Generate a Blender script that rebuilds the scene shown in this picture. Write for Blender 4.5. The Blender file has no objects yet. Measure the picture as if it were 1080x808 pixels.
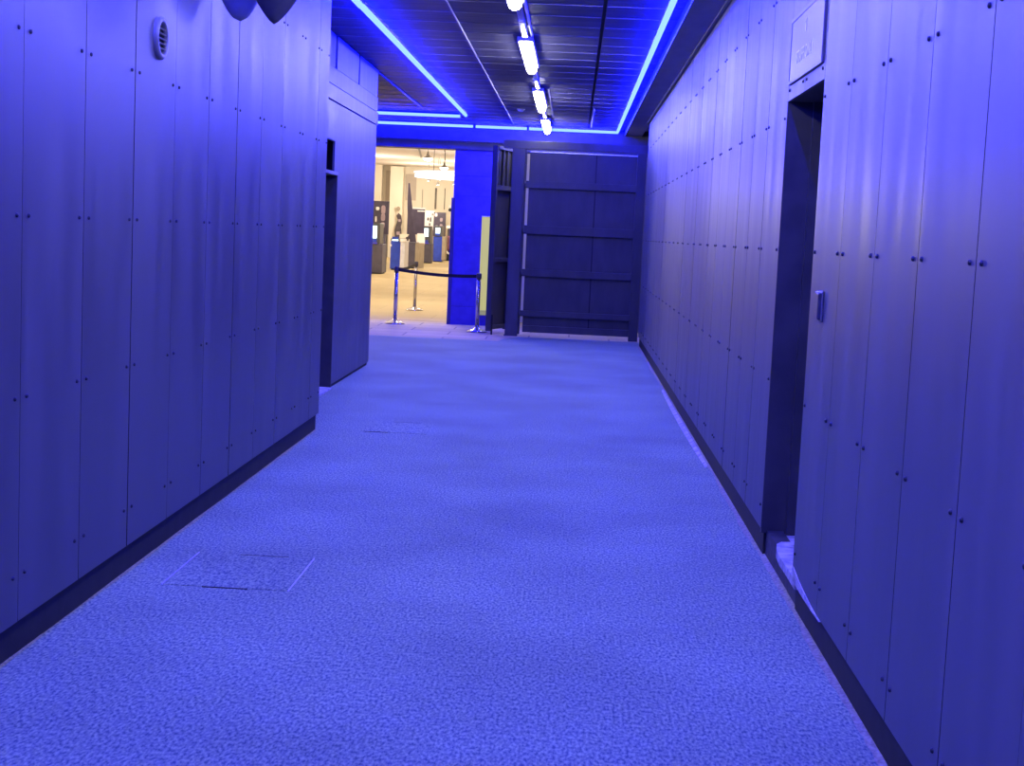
import bpy, bmesh, math, random
from mathutils import Vector, Matrix
random.seed(7)
S = bpy.context.scene
COL = S.collection
PI = math.pi

# ------------------------------------------------------------------ materials
def new_mat(name):
    m = bpy.data.materials.new(name); m.use_nodes = True
    nt = m.node_tree; nt.nodes.clear()
    out = nt.nodes.new('ShaderNodeOutputMaterial')
    return m, nt, out

def noise_mat(name, c1, c2, rough=0.5, scale=(8, 8, 8), detail=4, spec=0.5, metallic=0.0,
              bump=0.0, bump_scale=None, rough2=None, lo=0.35, hi=0.65, bump_dist=0.01):
    """Principled surface whose colour and roughness wander with a noise."""
    m, nt, out = new_mat(name)
    N, L = nt.nodes, nt.links
    b = N.new('ShaderNodeBsdfPrincipled'); L.new(b.outputs[0], out.inputs[0])
    b.inputs['Metallic'].default_value = metallic
    b.inputs['Specular IOR Level'].default_value = spec
    tc = N.new('ShaderNodeTexCoord')
    mp = N.new('ShaderNodeMapping'); mp.inputs['Scale'].default_value = scale
    L.new(tc.outputs['Object'], mp.inputs[0])
    n = N.new('ShaderNodeTexNoise'); n.inputs['Scale'].default_value = 1.0; n.inputs['Detail'].default_value = detail
    L.new(mp.outputs[0], n.inputs['Vector'])
    r = N.new('ShaderNodeValToRGB')
    r.color_ramp.elements[0].position = lo; r.color_ramp.elements[1].position = hi
    r.color_ramp.elements[0].color = (*c1, 1); r.color_ramp.elements[1].color = (*c2, 1)
    L.new(n.outputs['Fac'], r.inputs[0]); L.new(r.outputs[0], b.inputs['Base Color'])
    if rough2 is None:
        b.inputs['Roughness'].default_value = rough
    else:
        mr = N.new('ShaderNodeMapRange'); mr.inputs['To Min'].default_value = rough; mr.inputs['To Max'].default_value = rough2
        mr.inputs['From Min'].default_value = lo; mr.inputs['From Max'].default_value = hi
        L.new(n.outputs['Fac'], mr.inputs[0]); L.new(mr.outputs[0], b.inputs['Roughness'])
    if bump:
        mp2 = N.new('ShaderNodeMapping'); mp2.inputs['Scale'].default_value = bump_scale or scale
        L.new(tc.outputs['Object'], mp2.inputs[0])
        n2 = N.new('ShaderNodeTexNoise'); n2.inputs['Scale'].default_value = 1.0; n2.inputs['Detail'].default_value = 3
        L.new(mp2.outputs[0], n2.inputs['Vector'])
        bp = N.new('ShaderNodeBump'); bp.inputs['Strength'].default_value = bump; bp.inputs['Distance'].default_value = bump_dist
        L.new(n2.outputs['Fac'], bp.inputs['Height']); L.new(bp.outputs[0], b.inputs['Normal'])
    return m

def emit_mat(name, col, strength=1.0):
    m, nt, out = new_mat(name)
    e = nt.nodes.new('ShaderNodeEmission')
    e.inputs[0].default_value = (*col, 1); e.inputs[1].default_value = strength
    nt.links.new(e.outputs[0], out.inputs[0])
    return m

LED_RGB = (0.42, 0.80, 205.0)
M = {}
M['panel'] = noise_mat('fibre_cement_panel', (0.080, 0.081, 0.094), (0.122, 0.123, 0.138), rough=0.36, rough2=0.48,
                       scale=(5.0, 5.0, 0.55), detail=6, spec=0.44, bump=0.055, bump_scale=(1.1, 1.5, 0.5), bump_dist=0.02)
M['screw'] = noise_mat('screw_steel', (0.03, 0.03, 0.035), (0.05, 0.05, 0.055), rough=0.4, scale=(40, 40, 40), metallic=0.3)
M['black'] = noise_mat('matt_black', (0.008, 0.008, 0.009), (0.014, 0.014, 0.016), rough=0.7, scale=(12, 12, 12))
M['plinth'] = noise_mat('painted_plinth', (0.03, 0.03, 0.034), (0.075, 0.075, 0.08), rough=0.6, scale=(16, 16, 30), detail=6, bump=0.3, bump_dist=0.004, lo=0.4, hi=0.75)
M['pale_concrete'] = noise_mat('pale_concrete', (0.30, 0.29, 0.28), (0.62, 0.60, 0.58), rough=0.85, scale=(18, 18, 18), detail=7, bump=0.5, bump_scale=(60, 60, 60), bump_dist=0.004)
M['edge_grit'] = noise_mat('gritty_floor_edge', (0.22, 0.21, 0.14), (0.40, 0.385, 0.25), rough=0.9, scale=(70, 50, 70), detail=5, bump=0.3, bump_scale=(120, 120, 120), bump_dist=0.004)
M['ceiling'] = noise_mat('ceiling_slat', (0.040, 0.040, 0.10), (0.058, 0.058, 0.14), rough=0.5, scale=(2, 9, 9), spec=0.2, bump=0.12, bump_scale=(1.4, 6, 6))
M['seam'] = noise_mat('ceiling_seam', (0.16, 0.16, 0.22), (0.22, 0.22, 0.3), rough=0.4, scale=(9, 9, 9))
M['beam'] = noise_mat('dark_beam', (0.035, 0.035, 0.04), (0.055, 0.055, 0.06), rough=0.5, scale=(6, 2, 6))
M['soffit'] = noise_mat('soffit_paint', (0.10, 0.10, 0.115), (0.14, 0.14, 0.155), rough=0.5, scale=(6, 2, 6))
M['gate'] = noise_mat('gate_steel', (0.036, 0.035, 0.033), (0.054, 0.053, 0.050), rough=0.45, scale=(5, 5, 2), detail=5, bump=0.06, bump_scale=(14, 14, 14))
M['gate_light'] = noise_mat('gate_post_steel', (0.045, 0.044, 0.047), (0.065, 0.064, 0.068), rough=0.5, scale=(6, 6, 2))
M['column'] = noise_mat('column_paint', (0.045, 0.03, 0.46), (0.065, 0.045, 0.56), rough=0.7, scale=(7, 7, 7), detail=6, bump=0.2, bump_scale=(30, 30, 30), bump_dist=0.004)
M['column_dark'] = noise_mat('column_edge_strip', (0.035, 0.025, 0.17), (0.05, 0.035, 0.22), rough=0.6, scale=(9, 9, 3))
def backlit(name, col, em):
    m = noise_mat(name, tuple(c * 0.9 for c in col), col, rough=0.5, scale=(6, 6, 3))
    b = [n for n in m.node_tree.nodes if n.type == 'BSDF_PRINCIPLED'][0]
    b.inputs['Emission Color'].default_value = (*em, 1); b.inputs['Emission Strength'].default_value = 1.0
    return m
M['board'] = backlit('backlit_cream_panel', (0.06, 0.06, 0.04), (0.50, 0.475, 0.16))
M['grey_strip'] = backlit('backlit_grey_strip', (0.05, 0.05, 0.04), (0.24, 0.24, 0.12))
M['bright_metal'] = noise_mat('brushed_metal', (0.55, 0.55, 0.57), (0.72, 0.72, 0.74), rough=0.3, scale=(30, 30, 4), metallic=0.8)
M['chrome'] = noise_mat('polished_post', (0.45, 0.44, 0.46), (0.6, 0.6, 0.62), rough=0.22, scale=(20, 20, 3), metallic=0.9)
M['belt'] = noise_mat('belt_webbing', (0.01, 0.01, 0.012), (0.025, 0.025, 0.03), rough=0.8, scale=(60, 60, 60))
M['plastic_dark'] = noise_mat('dark_plastic', (0.05, 0.05, 0.06), (0.08, 0.08, 0.09), rough=0.35, scale=(25, 25, 25))
M['plastic_pale'] = noise_mat('pale_plastic', (0.55, 0.55, 0.57), (0.66, 0.66, 0.68), rough=0.35, scale=(25, 25, 25))
M['sign'] = noise_mat('sign_plate', (0.10, 0.10, 0.11), (0.13, 0.13, 0.14), rough=0.36, scale=(4, 4, 2), spec=0.55)
M['sign_letter'] = noise_mat('sign_lettering', (0.46, 0.46, 0.48), (0.52, 0.52, 0.54), rough=0.36, scale=(30, 30, 30))
M['trim'] = noise_mat('painted_trim', (0.13, 0.13, 0.14), (0.17, 0.17, 0.18), rough=0.4, scale=(9, 9, 9))
M['led_tube'] = emit_mat('led_tube_glow', LED_RGB)
M['led_housing'] = noise_mat('led_channel', (0.12, 0.12, 0.13), (0.18, 0.18, 0.19), rough=0.5, scale=(9, 9, 9))
M['white_lamp'] = emit_mat('white_diffuser_glow', (1.0, 0.97, 0.93), 40.0)
M['lamp_body'] = noise_mat('lamp_housing', (0.45, 0.45, 0.46), (0.55, 0.55, 0.56), rough=0.3, scale=(20, 5, 20), metallic=0.3)
M['flood_pale'] = noise_mat('flood_light_grey_shell', (0.30, 0.30, 0.32), (0.36, 0.36, 0.38), rough=0.4, scale=(15, 15, 15))
M['flood_body'] = noise_mat('flood_light_shell', (0.045, 0.045, 0.06), (0.065, 0.065, 0.085), rough=0.4, scale=(15, 15, 15))
# hall
M['hall_wall'] = noise_mat('hall_wall_paint', (0.66, 0.60, 0.50), (0.72, 0.66, 0.56), rough=0.8, scale=(0.6, 0.6, 0.6))
M['hall_pier'] = noise_mat('hall_pier_paint', (0.74, 0.68, 0.57), (0.80, 0.73, 0.62), rough=0.8, scale=(0.8, 0.8, 0.8))
M['end_wall'] = noise_mat('pale_end_wall', (0.55, 0.54, 0.60), (0.62, 0.61, 0.67), rough=0.8, scale=(0.8, 0.8, 0.8))
M['gate_fill'] = emit_mat('gate_fill_glow', (0.80, 0.76, 1.0), 14.0)  # glow of the added lamp hidden behind the gate
M['hall_recess'] = noise_mat('hall_recess_paint', (0.44, 0.38, 0.34), (0.5, 0.44, 0.38), rough=0.8, scale=(0.8, 0.8, 0.8))
M['hall_ceiling'] = noise_mat('hall_ceiling_paint', (0.62, 0.55, 0.50), (0.68, 0.61, 0.56), rough=0.9, scale=(0.4, 0.4, 0.4))
M['hall_line'] = noise_mat('hall_dark_line', (0.12, 0.10, 0.09), (0.16, 0.14, 0.12), rough=0.7, scale=(5, 5, 5))
M['cab_dark'] = noise_mat('cabinet_grey', (0.07, 0.062, 0.10), (0.09, 0.08, 0.13), rough=0.5, scale=(5, 5, 5))
M['cab_blue'] = noise_mat('cabinet_blue', (0.012, 0.04, 0.42), (0.02, 0.06, 0.54), rough=0.4, scale=(4, 4, 4))
M['cab_beige'] = noise_mat('cabinet_beige', (0.30, 0.25, 0.19), (0.36, 0.30, 0.23), rough=0.6, scale=(5, 5, 5))
M['cab_silver'] = noise_mat('cabinet_silver', (0.60, 0.60, 0.68), (0.72, 0.72, 0.8), rough=0.35, scale=(8, 8, 8))
M['screen_glow'] = emit_mat('screen_glow', (0.80, 0.98, 1.0), 2.4)
M['ledge_blue'] = noise_mat('ledge_blue', (0.06, 0.05, 0.7), (0.10, 0.08, 0.85), rough=0.3, scale=(9, 9, 9))
M['sign_dark'] = noise_mat('dark_purple_board', (0.025, 0.015, 0.045), (0.045, 0.03, 0.07), rough=0.4, scale=(3, 3, 3))
M['mark_pink'] = noise_mat('pinkish_print', (0.30, 0.22, 0.27), (0.40, 0.30, 0.35), rough=0.6, scale=(6, 6, 6))
M['mark_white'] = noise_mat('white_print', (0.7, 0.68, 0.68), (0.8, 0.78, 0.78), rough=0.6, scale=(6, 6, 6))
M['mark_dark'] = noise_mat('dark_print', (0.05, 0.035, 0.045), (0.09, 0.065, 0.08), rough=0.6, scale=(6, 6, 6))
M['maroon'] = noise_mat('maroon_plastic', (0.10, 0.03, 0.06), (0.18, 0.06, 0.10), rough=0.4, scale=(9, 9, 9))
M['shade'] = noise_mat('pendant_shade', (0.10, 0.09, 0.08), (0.15, 0.13, 0.12), rough=0.4, scale=(9, 9, 9))
M['bulb'] = emit_mat('pendant_bulb_glow', (1.0, 0.95, 0.85), 22.0)
M['ring_glow'] = emit_mat('ring_light_glow', (1.0, 0.88, 0.90), 1.7)

def carpet_mat():
    m, nt, out = new_mat('blue_speckled_carpet')
    N, L = nt.nodes, nt.links
    b = N.new('ShaderNodeBsdfPrincipled'); L.new(b.outputs[0], out.inputs[0])
    b.inputs['Roughness'].default_value = 0.95; b.inputs['Specular IOR Level'].default_value = 0.15
    b.inputs['Sheen Weight'].default_value = 0.1
    tc = N.new('ShaderNodeTexCoord')
    mp = N.new('ShaderNodeMapping'); mp.inputs['Scale'].default_value = (1.0, 0.42, 1.0)   # tufts lie along the corridor
    L.new(tc.outputs['Object'], mp.inputs[0])
    n1 = N.new('ShaderNodeTexNoise'); n1.inputs['Scale'].default_value = 100; n1.inputs['Detail'].default_value = 2.5
    n2 = N.new('ShaderNodeTexNoise'); n2.inputs['Scale'].default_value = 1.1; n2.inputs['Detail'].default_value = 5
    L.new(mp.outputs[0], n1.inputs['Vector']); L.new(tc.outputs['Object'], n2.inputs['Vector'])
    r1 = N.new('ShaderNodeValToRGB'); e = r1.color_ramp.elements
    e[0].position = 0.33; e[0].color = (0.072, 0.125, 0.135, 1)
    e[1].position = 0.68; e[1].color = (0.43, 0.525, 0.29, 1)
    L.new(n1.outputs['Fac'], r1.inputs[0])
    r2 = N.new('ShaderNodeMapRange'); r2.inputs['From Min'].default_value = 0.3; r2.inputs['From Max'].default_value = 0.7
    r2.inputs['To Min'].default_value = 0.80; r2.inputs['To Max'].default_value = 1.12
    L.new(n2.outputs['Fac'], r2.inputs[0])
    mx = N.new('ShaderNodeVectorMath'); mx.operation = 'SCALE'
    L.new(r1.outputs[0], mx.inputs[0]); L.new(r2.outputs[0], mx.inputs['Scale'])
    L.new(mx.outputs[0], b.inputs['Base Color'])
    bp = N.new('ShaderNodeBump'); bp.inputs['Strength'].default_value = 0.35; bp.inputs['Distance'].default_value = 0.004
    L.new(n1.outputs['Fac'], bp.inputs['Height']); L.new(bp.outputs[0], b.inputs['Normal'])
    return m
M['carpet'] = carpet_mat()

def tile_mat(name, c1, c2, mortar, w, h, rough=0.5, msize=0.012):
    m, nt, out = new_mat(name)
    N, L = nt.nodes, nt.links
    b = N.new('ShaderNodeBsdfPrincipled'); L.new(b.outputs[0], out.inputs[0])
    b.inputs['Roughness'].default_value = rough; b.inputs['Specular IOR Level'].default_value = 0.12
    tc = N.new('ShaderNodeTexCoord')
    br = N.new('ShaderNodeTexBrick'); br.inputs['Scale'].default_value = 1.0
    br.inputs['Color1'].default_value = (*c1, 1); br.inputs['Color2'].default_value = (*c2, 1); br.inputs['Mortar'].default_value = (*mortar, 1)
    br.inputs['Brick Width'].default_value = w; br.inputs['Row Height'].default_value = h
    br.inputs['Mortar Size'].default_value = msize; br.offset = 0.5
    L.new(tc.outputs['Object'], br.inputs['Vector'])
    L.new(br.outputs['Color'], b.inputs['Base Color'])
    return m
M['paving'] = tile_mat('stone_paving', (0.56, 0.47, 0.25), (0.66, 0.56, 0.30), (0.34, 0.28, 0.17), 1.2, 0.6, 0.85)
M['hall_floor'] = tile_mat('hall_floor_tiles', (0.44, 0.345, 0.19), (0.49, 0.385, 0.215), (0.38, 0.30, 0.17), 1.2, 1.2, 0.75, 0.01)

# ------------------------------------------------------------------ mesh builder
class MB:
    def __init__(s): s.bm = bmesh.new(); s.mi = 0; s.bm.faces.layers.int.new('done')
    def m(s, i): s.mi = i; return s
    def _fin(s, n0):
        lay = s.bm.faces.layers.int['done']              # every earlier face carries the mark
        new = [f for f in s.bm.faces if not f[lay]]
        for f in new: f.material_index = s.mi; f[lay] = 1
        return new
    def box(s, x0, x1, y0, y1, z0, z1, bev=0.0, mat=None, edge=None):
        n0 = len(s.bm.faces)
        vs = [s.bm.verts.new((x, y, z)) for x in (x0, x1) for y in (y0, y1) for z in (z0, z1)]
        fs = []
        for q in ((0, 1, 3, 2), (4, 6, 7, 5), (0, 4, 5, 1), (2, 3, 7, 6), (0, 2, 6, 4), (1, 5, 7, 3)):
            fs.append(s.bm.faces.new([vs[k] for k in q]))
        if bev:
            es = list({e for f in fs for e in f.edges})
            bmesh.ops.bevel(s.bm, geom=es, offset=bev, segments=2, profile=0.5, affect='EDGES')
            vs = None
        new = s._fin(n0)
        if edge is not None:
            for f in new:
                f.normal_update()
                if abs(f.normal.y) > 0.9: f.material_index = edge
        if mat is not None:
            vv = {v for f in new for v in f.verts}
            bmesh.ops.transform(s.bm, matrix=mat, verts=list(vv))
        return s
    def tube(s, pts, r, seg=12, cap=True):
        n0 = len(s.bm.faces)
        P = [Vector(p) for p in pts]
        rs = r if isinstance(r, (list, tuple)) else [r] * len(P)
        rings = []
        for i, p in enumerate(P):
            t = (P[min(i + 1, len(P) - 1)] - P[max(i - 1, 0)]).normalized()
            a = t.cross(Vector((0, 0, 1)))
            if a.length < 1e-4: a = t.cross(Vector((0, 1, 0)))
            a.normalize(); b = a.cross(t).normalized()
            rings.append([s.bm.verts.new(p + rs[i] * (math.cos(2 * PI * k / seg) * a + math.sin(2 * PI * k / seg) * b)) for k in range(seg)])
        for i in range(len(P) - 1):
            for k in range(seg):
                f = s.bm.faces.new((rings[i][k], rings[i][(k + 1) % seg], rings[i + 1][(k + 1) % seg], rings[i + 1][k])); f.smooth = True
        if cap:
            s.bm.faces.new(rings[0][::-1]); s.bm.faces.new(rings[-1])
        s._fin(n0); return s
    def lathe(s, prof, origin=(0, 0, 0), axis=None, seg=24, mat=None):
        """prof: (radius, height) pairs about z, moved by mat or origin."""
        n0 = len(s.bm.faces)
        T = mat if mat is not None else Matrix.Translation(Vector(origin))
        rings = []
        for (r, z) in prof:
            if r < 1e-6: rings.append([s.bm.verts.new(T @ Vector((0, 0, z)))])
            else: rings.append([s.bm.verts.new(T @ Vector((r * math.cos(2 * PI * k / seg), r * math.sin(2 * PI * k / seg), z))) for k in range(seg)])
        for a, b in zip(rings[:-1], rings[1:]):
            for k in range(seg):
                k2 = (k + 1) % seg
                if len(a) == 1 and len(b) == 1: continue
                if len(a) == 1: f = s.bm.faces.new((a[0], b[k2], b[k]))
                elif len(b) == 1: f = s.bm.faces.new((a[k], a[k2], b[0]))
                else: f = s.bm.faces.new((a[k], a[k2], b[k2], b[k]))
                f.smooth = True
        s._fin(n0); return s
    def prism(s, poly, z0, z1, mat=None):
        n0 = len(s.bm.faces)
        T = mat if mat is not None else Matrix()
        lo = [s.bm.verts.new(T @ Vector((x, y, z0))) for x, y in poly]
        hi = [s.bm.verts.new(T @ Vector((x, y, z1))) for x, y in poly]
        s.bm.faces.new(lo[::-1]); s.bm.faces.new(hi)
        n = len(poly)
        for k in range(n): s.bm.faces.new((lo[k], lo[(k + 1) % n], hi[(k + 1) % n], hi[k]))
        s._fin(n0); return s
    def build(s, name, mats, parent=None):
        bmesh.ops.recalc_face_normals(s.bm, faces=s.bm.faces)
        s.bm.faces.layers.int.remove(s.bm.faces.layers.int['done'])
        me = bpy.data.meshes.new(name); s.bm.to_mesh(me); s.bm.free()
        for mm in (mats if isinstance(mats, (list, tuple)) else [mats]): me.materials.append(mm)
        o = bpy.data.objects.new(name, me); COL.objects.link(o)
        if parent is not None:
            o.parent = parent
            o.matrix_parent_inverse = Matrix.Translation(-Vector(parent.location)) if parent.type == 'EMPTY' else Matrix()
        return o

def tag(o, label=None, cat=None, group=None, kind=None):
    if label: o['label'] = label
    if cat: o['category'] = cat
    if group: o['group'] = group
    if kind: o['kind'] = kind
    return o
def empty(name, loc, label, cat, group=None, kind=None):
    o = bpy.data.objects.new(name, None); COL.objects.link(o); o.location = loc; o.empty_display_size = 0.1
    return tag(o, label, cat, group, kind)
def text_mb(body, size, depth, mat4):
    cu = bpy.data.curves.new('lettering', 'FONT'); cu.body = body; cu.size = size; cu.extrude = depth
    cu.align_x = 'CENTER'; cu.align_y = 'CENTER'; cu.resolution_u = 3
    o = bpy.data.objects.new('lettering', cu); COL.objects.link(o)
    dg = bpy.context.evaluated_depsgraph_get(); dg.update()
    me = bpy.data.meshes.new_from_object(o.evaluated_get(dg))
    bpy.data.objects.remove(o); 
    b = MB(); b.bm.from_mesh(me); bpy.data.meshes.remove(me)
    bmesh.ops.transform(b.bm, matrix=mat4, verts=b.bm.verts[:])
    return b

# ------------------------------------------------------------------ dimensions (metres; camera stands at the origin, looks along +Y)
XL, XR = -1.841, 0.990           # faces of the cladding
ZC = 3.25                        # ceiling
PW = 0.616                       # panel width
LJ, RJ, FJ = 4.234, 3.040, 7.224 # first joints: left wall, right wall before and after the doorway
YB = -3.0                        # closed end behind the camera
ROWS_L = (2.753, 2.125, 1.515, 0.902, 0.290)
ROWS_R = (2.777, 2.138, 1.509, 0.877, 0.252)

def screw(b, x, y, z, sx):
    """dome head standing off a wall whose room side faces sx"""
    T = Matrix.Translation((x, y, z)) @ Matrix.Rotation(sx * PI / 2, 4, 'Y')
    b.lathe([(0.0078, -0.001), (0.0078, 0.003), (0.0058, 0.0062), (0.0, 0.0075)], mat=T, seg=8)

def clad(b, x, sx, joints, z0, z1, rows, first_edge=True, last_edge=True):
    """upright panels between successive joints; sx = +1 when the room lies towards +x"""
    for a, c in zip(joints[:-1], joints[1:]):
        g = random.choice((0.003, 0.004, 0.006, 0.009))
        off = random.uniform(0.0, 0.0015)
        tilt = random.uniform(-0.0016, 0.0016)
        xf, xb = x - sx * off, x - sx * 0.016
        lo, hi = min(xf, xb), max(xf, xb)
        T = Matrix.Translation((x, (a + c) / 2, 0)) @ Matrix.Rotation(tilt, 4, 'Z') @ Matrix.Translation((-x, -(a + c) / 2, 0))
        b.m(0).box(lo, hi, a + g / 2, c - g / 2, z0, z1, mat=T, edge=2)
        b.m(1)
        for z in rows:
            if z0 < z < z1:
                for y in ((a + 0.053) if c - a > 0.2 else None, (c - 0.053) if c - a > 0.2 else None):
                    if y is not None: screw(b, x, y, z, sx)
    return b

# ------------------------------------------------------------------ floor
b = MB()
xs_l = lambda y: -1.895
edge = []
b.m(0).box(-1.90, 1.04, YB, 10.9, -0.05, 0.0)
b.box(-2.26, 1.04, 10.9, 16.3, -0.05, 0.0)
b.box(-4.3, 1.04, 16.3, 20.7, -0.05, 0.0)
b.prism([(-1.0, 20.7), (1.2, 20.7), (1.2, 21.75), (-0.75, 21.75), (-0.95, 21.2)], -0.05, 0.0)
tag(b.build('floor', M['carpet']), 'blue speckled carpet running the length of the corridor', 'floor', kind='structure')
b = MB()
b.box(-4.3, -0.999, 20.7, 24.3, -0.05, -0.001)
b.prism([(-1.0, 20.7), (-0.95, 21.2), (-0.75, 21.75), (1.2, 21.75), (1.2, 26.0), (-1.0, 26.0)], -0.05, -0.001)
tag(b.build('floor_paving', M['paving']), 'pale stone paving beyond the carpet by the gate', 'floor', kind='structure')

# ------------------------------------------------------------------ left wall
jl = [YB] + [LJ + k * PW for k in range(-11, 11)] + [10.812]
b = clad(MB(), XL, 1, jl, 0.128, 3.235, ROWS_L)
b.m(2).box(XL - 0.10, XL - 0.02, YB, 10.80, 0.0, 3.25)
tag(b.build('wall_left', [M['panel'], M['screw'], M['black']]), 'dark grey screwed panel wall with a round vent near its top', 'wall', kind='structure')
b = MB(); 
ys = [YB + k * 1.26 for k in range(11)] + [10.79]
for a, c in zip(ys[:-1], ys[1:]): b.box(XL - 0.10, XL - 0.032 - random.uniform(0, .004), a + 0.001, c - 0.001, 0.0, 0.122)
tag(b.build('baseboard_left', M['plinth']), 'dark scuffed plinth set back under the vented wall', 'baseboard', kind='structure')

# wall of the set-back bay: door opening, fascia band, upper panels
RX = -2.22
b = MB()
DY0, DY1, DTOP = 12.45, 13.63, 1.985
b.m(0).box(RX - 0.02, RX, 10.70, DY0, 0.02, 2.635)
b.box(RX - 0.02, RX, DY1, 16.20, 0.035, 2.635)
b.box(RX - 0.02, RX, DY0, 13.47, 2.29, 2.635)
b.box(RX - 0.02, RX, 13.47, DY1, 2.02, 2.635)
b.box(RX - 0.02, RX + 0.012, 10.70, 16.22, 2.645, 2.775, bev=0.002)     # fascia band
b.box(RX - 0.02, RX + 0.004, 10.70, 16.20, 2.785, 2.935)
for y0, y1 in ((10.70, 13.36), (13.48, 14.79), (14.88, 16.20)): b.box(RX - 0.025, RX - 0.004, y0, y1, 2.943, 3.235)
b.m(1).box(RX - 0.30, RX - 0.03, 10.70, DY0 - 0.02, 0.0, 3.25)
b.box(RX - 0.30, RX - 0.03, DY1 + 0.02, 16.19, 0.0, 3.25)
b.box(RX - 0.30, RX - 0.03, DY0 - 0.02, DY1 + 0.02, 2.31, 3.25)
b.box(RX - 0.30, RX - 0.20, DY0 - 0.02, DY1 + 0.02, 2.02, 2.32)
b.m(0).box(RX - 2.0, RX - 0.02, 16.18, 16.20, 0.035, 3.235)              # end face of the block
b.m(0).box(RX - 0.02, XL - 0.02, 10.79, 10.812, 0.02, 3.235)
tag(b.build('wall_bay', [M['panel'], M['black']]), 'set-back smooth panel wall with a fascia band, past the vented wall', 'wall', kind='structure')
b = MB(); b.box(RX - 0.2, RX - 0.015, DY1, 16.18, 0.0, 0.036)
tag(b.build('baseboard_bay', M['black']), 'thin black skirting gap under the set-back wall', 'baseboard', kind='structure')
# door in the bay
dd = tag(MB().box(RX - 0.19, RX - 0.14, DY0, DY1, 0.015, DTOP - 0.005, bev=0.003).build('door_2', M['beam']),
         'dark door set deep in the set-back left wall', 'door', kind='structure')
b = MB()
b.box(RX - 0.2, RX + 0.004, DY1 - 0.001, DY1 + 0.03, 0.0, DTOP)
b.box(RX - 0.2, RX + 0.004, DY0 - 0.03, DY0, 0.0, DTOP)
b.build('door_frame', M['beam'], dd)
MB().box(RX - 0.2, RX + 0.012, DY0, DY1 + 0.02, DTOP, 2.018, bev=0.003).build('transom_bar', M['trim'], dd)
MB().box(RX - 0.19, RX - 0.16, DY0, 13.47, 2.02, 2.29).build('transom_panel', M['beam'], dd)
MB().box(RX, RX + 0.006, 12.6, 13.5, 2.295, 2.40, bev=0.002).build('cover_plate', M['panel'], dd)
MB().box(RX - 0.2, RX + 0.02, DY0, 13.60, 0.0, 0.015).build('threshold', M['pale_concrete'], dd)

# ------------------------------------------------------------------ right wall
DR0, DR1 = 6.120, 7.152
jr = [YB] + [RJ + k * PW for k in range(-9, 6)]
b = clad(MB(), XR, -1, jr, 0.14, 3.165, ROWS_R)
jf = [DR1] + [FJ + k * PW for k in range(1, 22)] + [21.02]
clad(b, XR, -1, jf, 0.14, 3.165, ROWS_R)
# panels over the doorway
b.m(0)
ym = 6.64
b.box(XR, XR + 0.016, DR0 + 0.002, ym - 0.0015, 2.215, 3.165, edge=2)
b.box(XR, XR + 0.016, ym + 0.0015, DR1 - 0.002, 2.215, 3.165, edge=2)
b.m(1)
for y in (ym - 0.05, ym + 0.05, DR1 - 0.05, DR0 + 0.05): screw(b, XR, y, 2.262, -1)
b.m(2).box(XR + 0.02, XR + 0.14, YB, DR0 - 0.005, 0.0, 3.2)
b.box(XR + 0.02, XR + 0.14, DR1 + 0.03, 21.0, 0.0, 3.2)
b.box(XR + 0.02, XR + 0.40, DR0 - 0.005, DR1 + 0.03, 2.225, 3.2)
tag(b.build('wall_right', [M['panel'], M['screw'], M['black']]), 'long dark grey screwed panel wall with a dark doorway and sign', 'wall', kind='structure')
b = MB()
ys = [YB + k * 1.5 for k in range(6)] + [5.32, 6.4, 7.6, 9.1, 10.6, 12.1, 13.6, 15.1, 16.6, 18.1, 19.6, 21.0]
for a, c in zip(ys[:-1], ys[1:]): b.box(XR + 0.026 + random.uniform(0, .006), XR + 0.11, a + 0.001, c - 0.001, 0.0, 0.132)
tag(b.build('baseboard_right', M['plinth']), 'dark painted plinth under the long wall with the doorway', 'baseboard', kind='structure')
# dark return past the end of the right wall
b = MB(); b.box(1.12, 1.2, 20.9, 26.0, 0.0, 3.25)
b.box(1.10, 1.125, 21.3, 21.36, 1.46, 1.56, bev=0.004)
tag(b.build('wall_return', M['beam']), 'narrow dark return between the long panel wall and gate', 'wall', kind='structure')

# doorway in the right wall
dr = tag(MB().box(XR + 0.235, XR + 0.28, DR0, DR1, 0.12, 2.215, bev=0.003).build('door_1', M['beam']),
         'dark recessed doorway under the sign in the panel wall', 'door', kind='structure')
b = MB()
b.box(XR + 0.002, XR + 0.12, DR1 - 0.002, DR1 + 0.03, 0.12, 2.22)
b.box(XR + 0.12, XR + 0.24, DR1 - 0.035, DR1 + 0.03, 0.12, 2.22)
b.box(XR + 0.02, XR + 0.24, DR0 - 0.006, DR0 + 0.001, 0.12, 2.22)
b.box(XR + 0.018, XR + 0.24, DR0, DR1, 2.216, 2.235)
b.build('door_frame', M['beam'], dr)
MB().lathe([(0.012, 0), (0.012, 0.04), (0.022, 0.042), (0.024, 0.06), (0.0, 0.066)], mat=Matrix.Translation((XR + 0.235, DR0 + 0.10, 1.05)) @ Matrix.Rotation(-PI / 2, 4, 'Y'), seg=12).build('door_knob', M['bright_metal'], dr)
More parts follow.
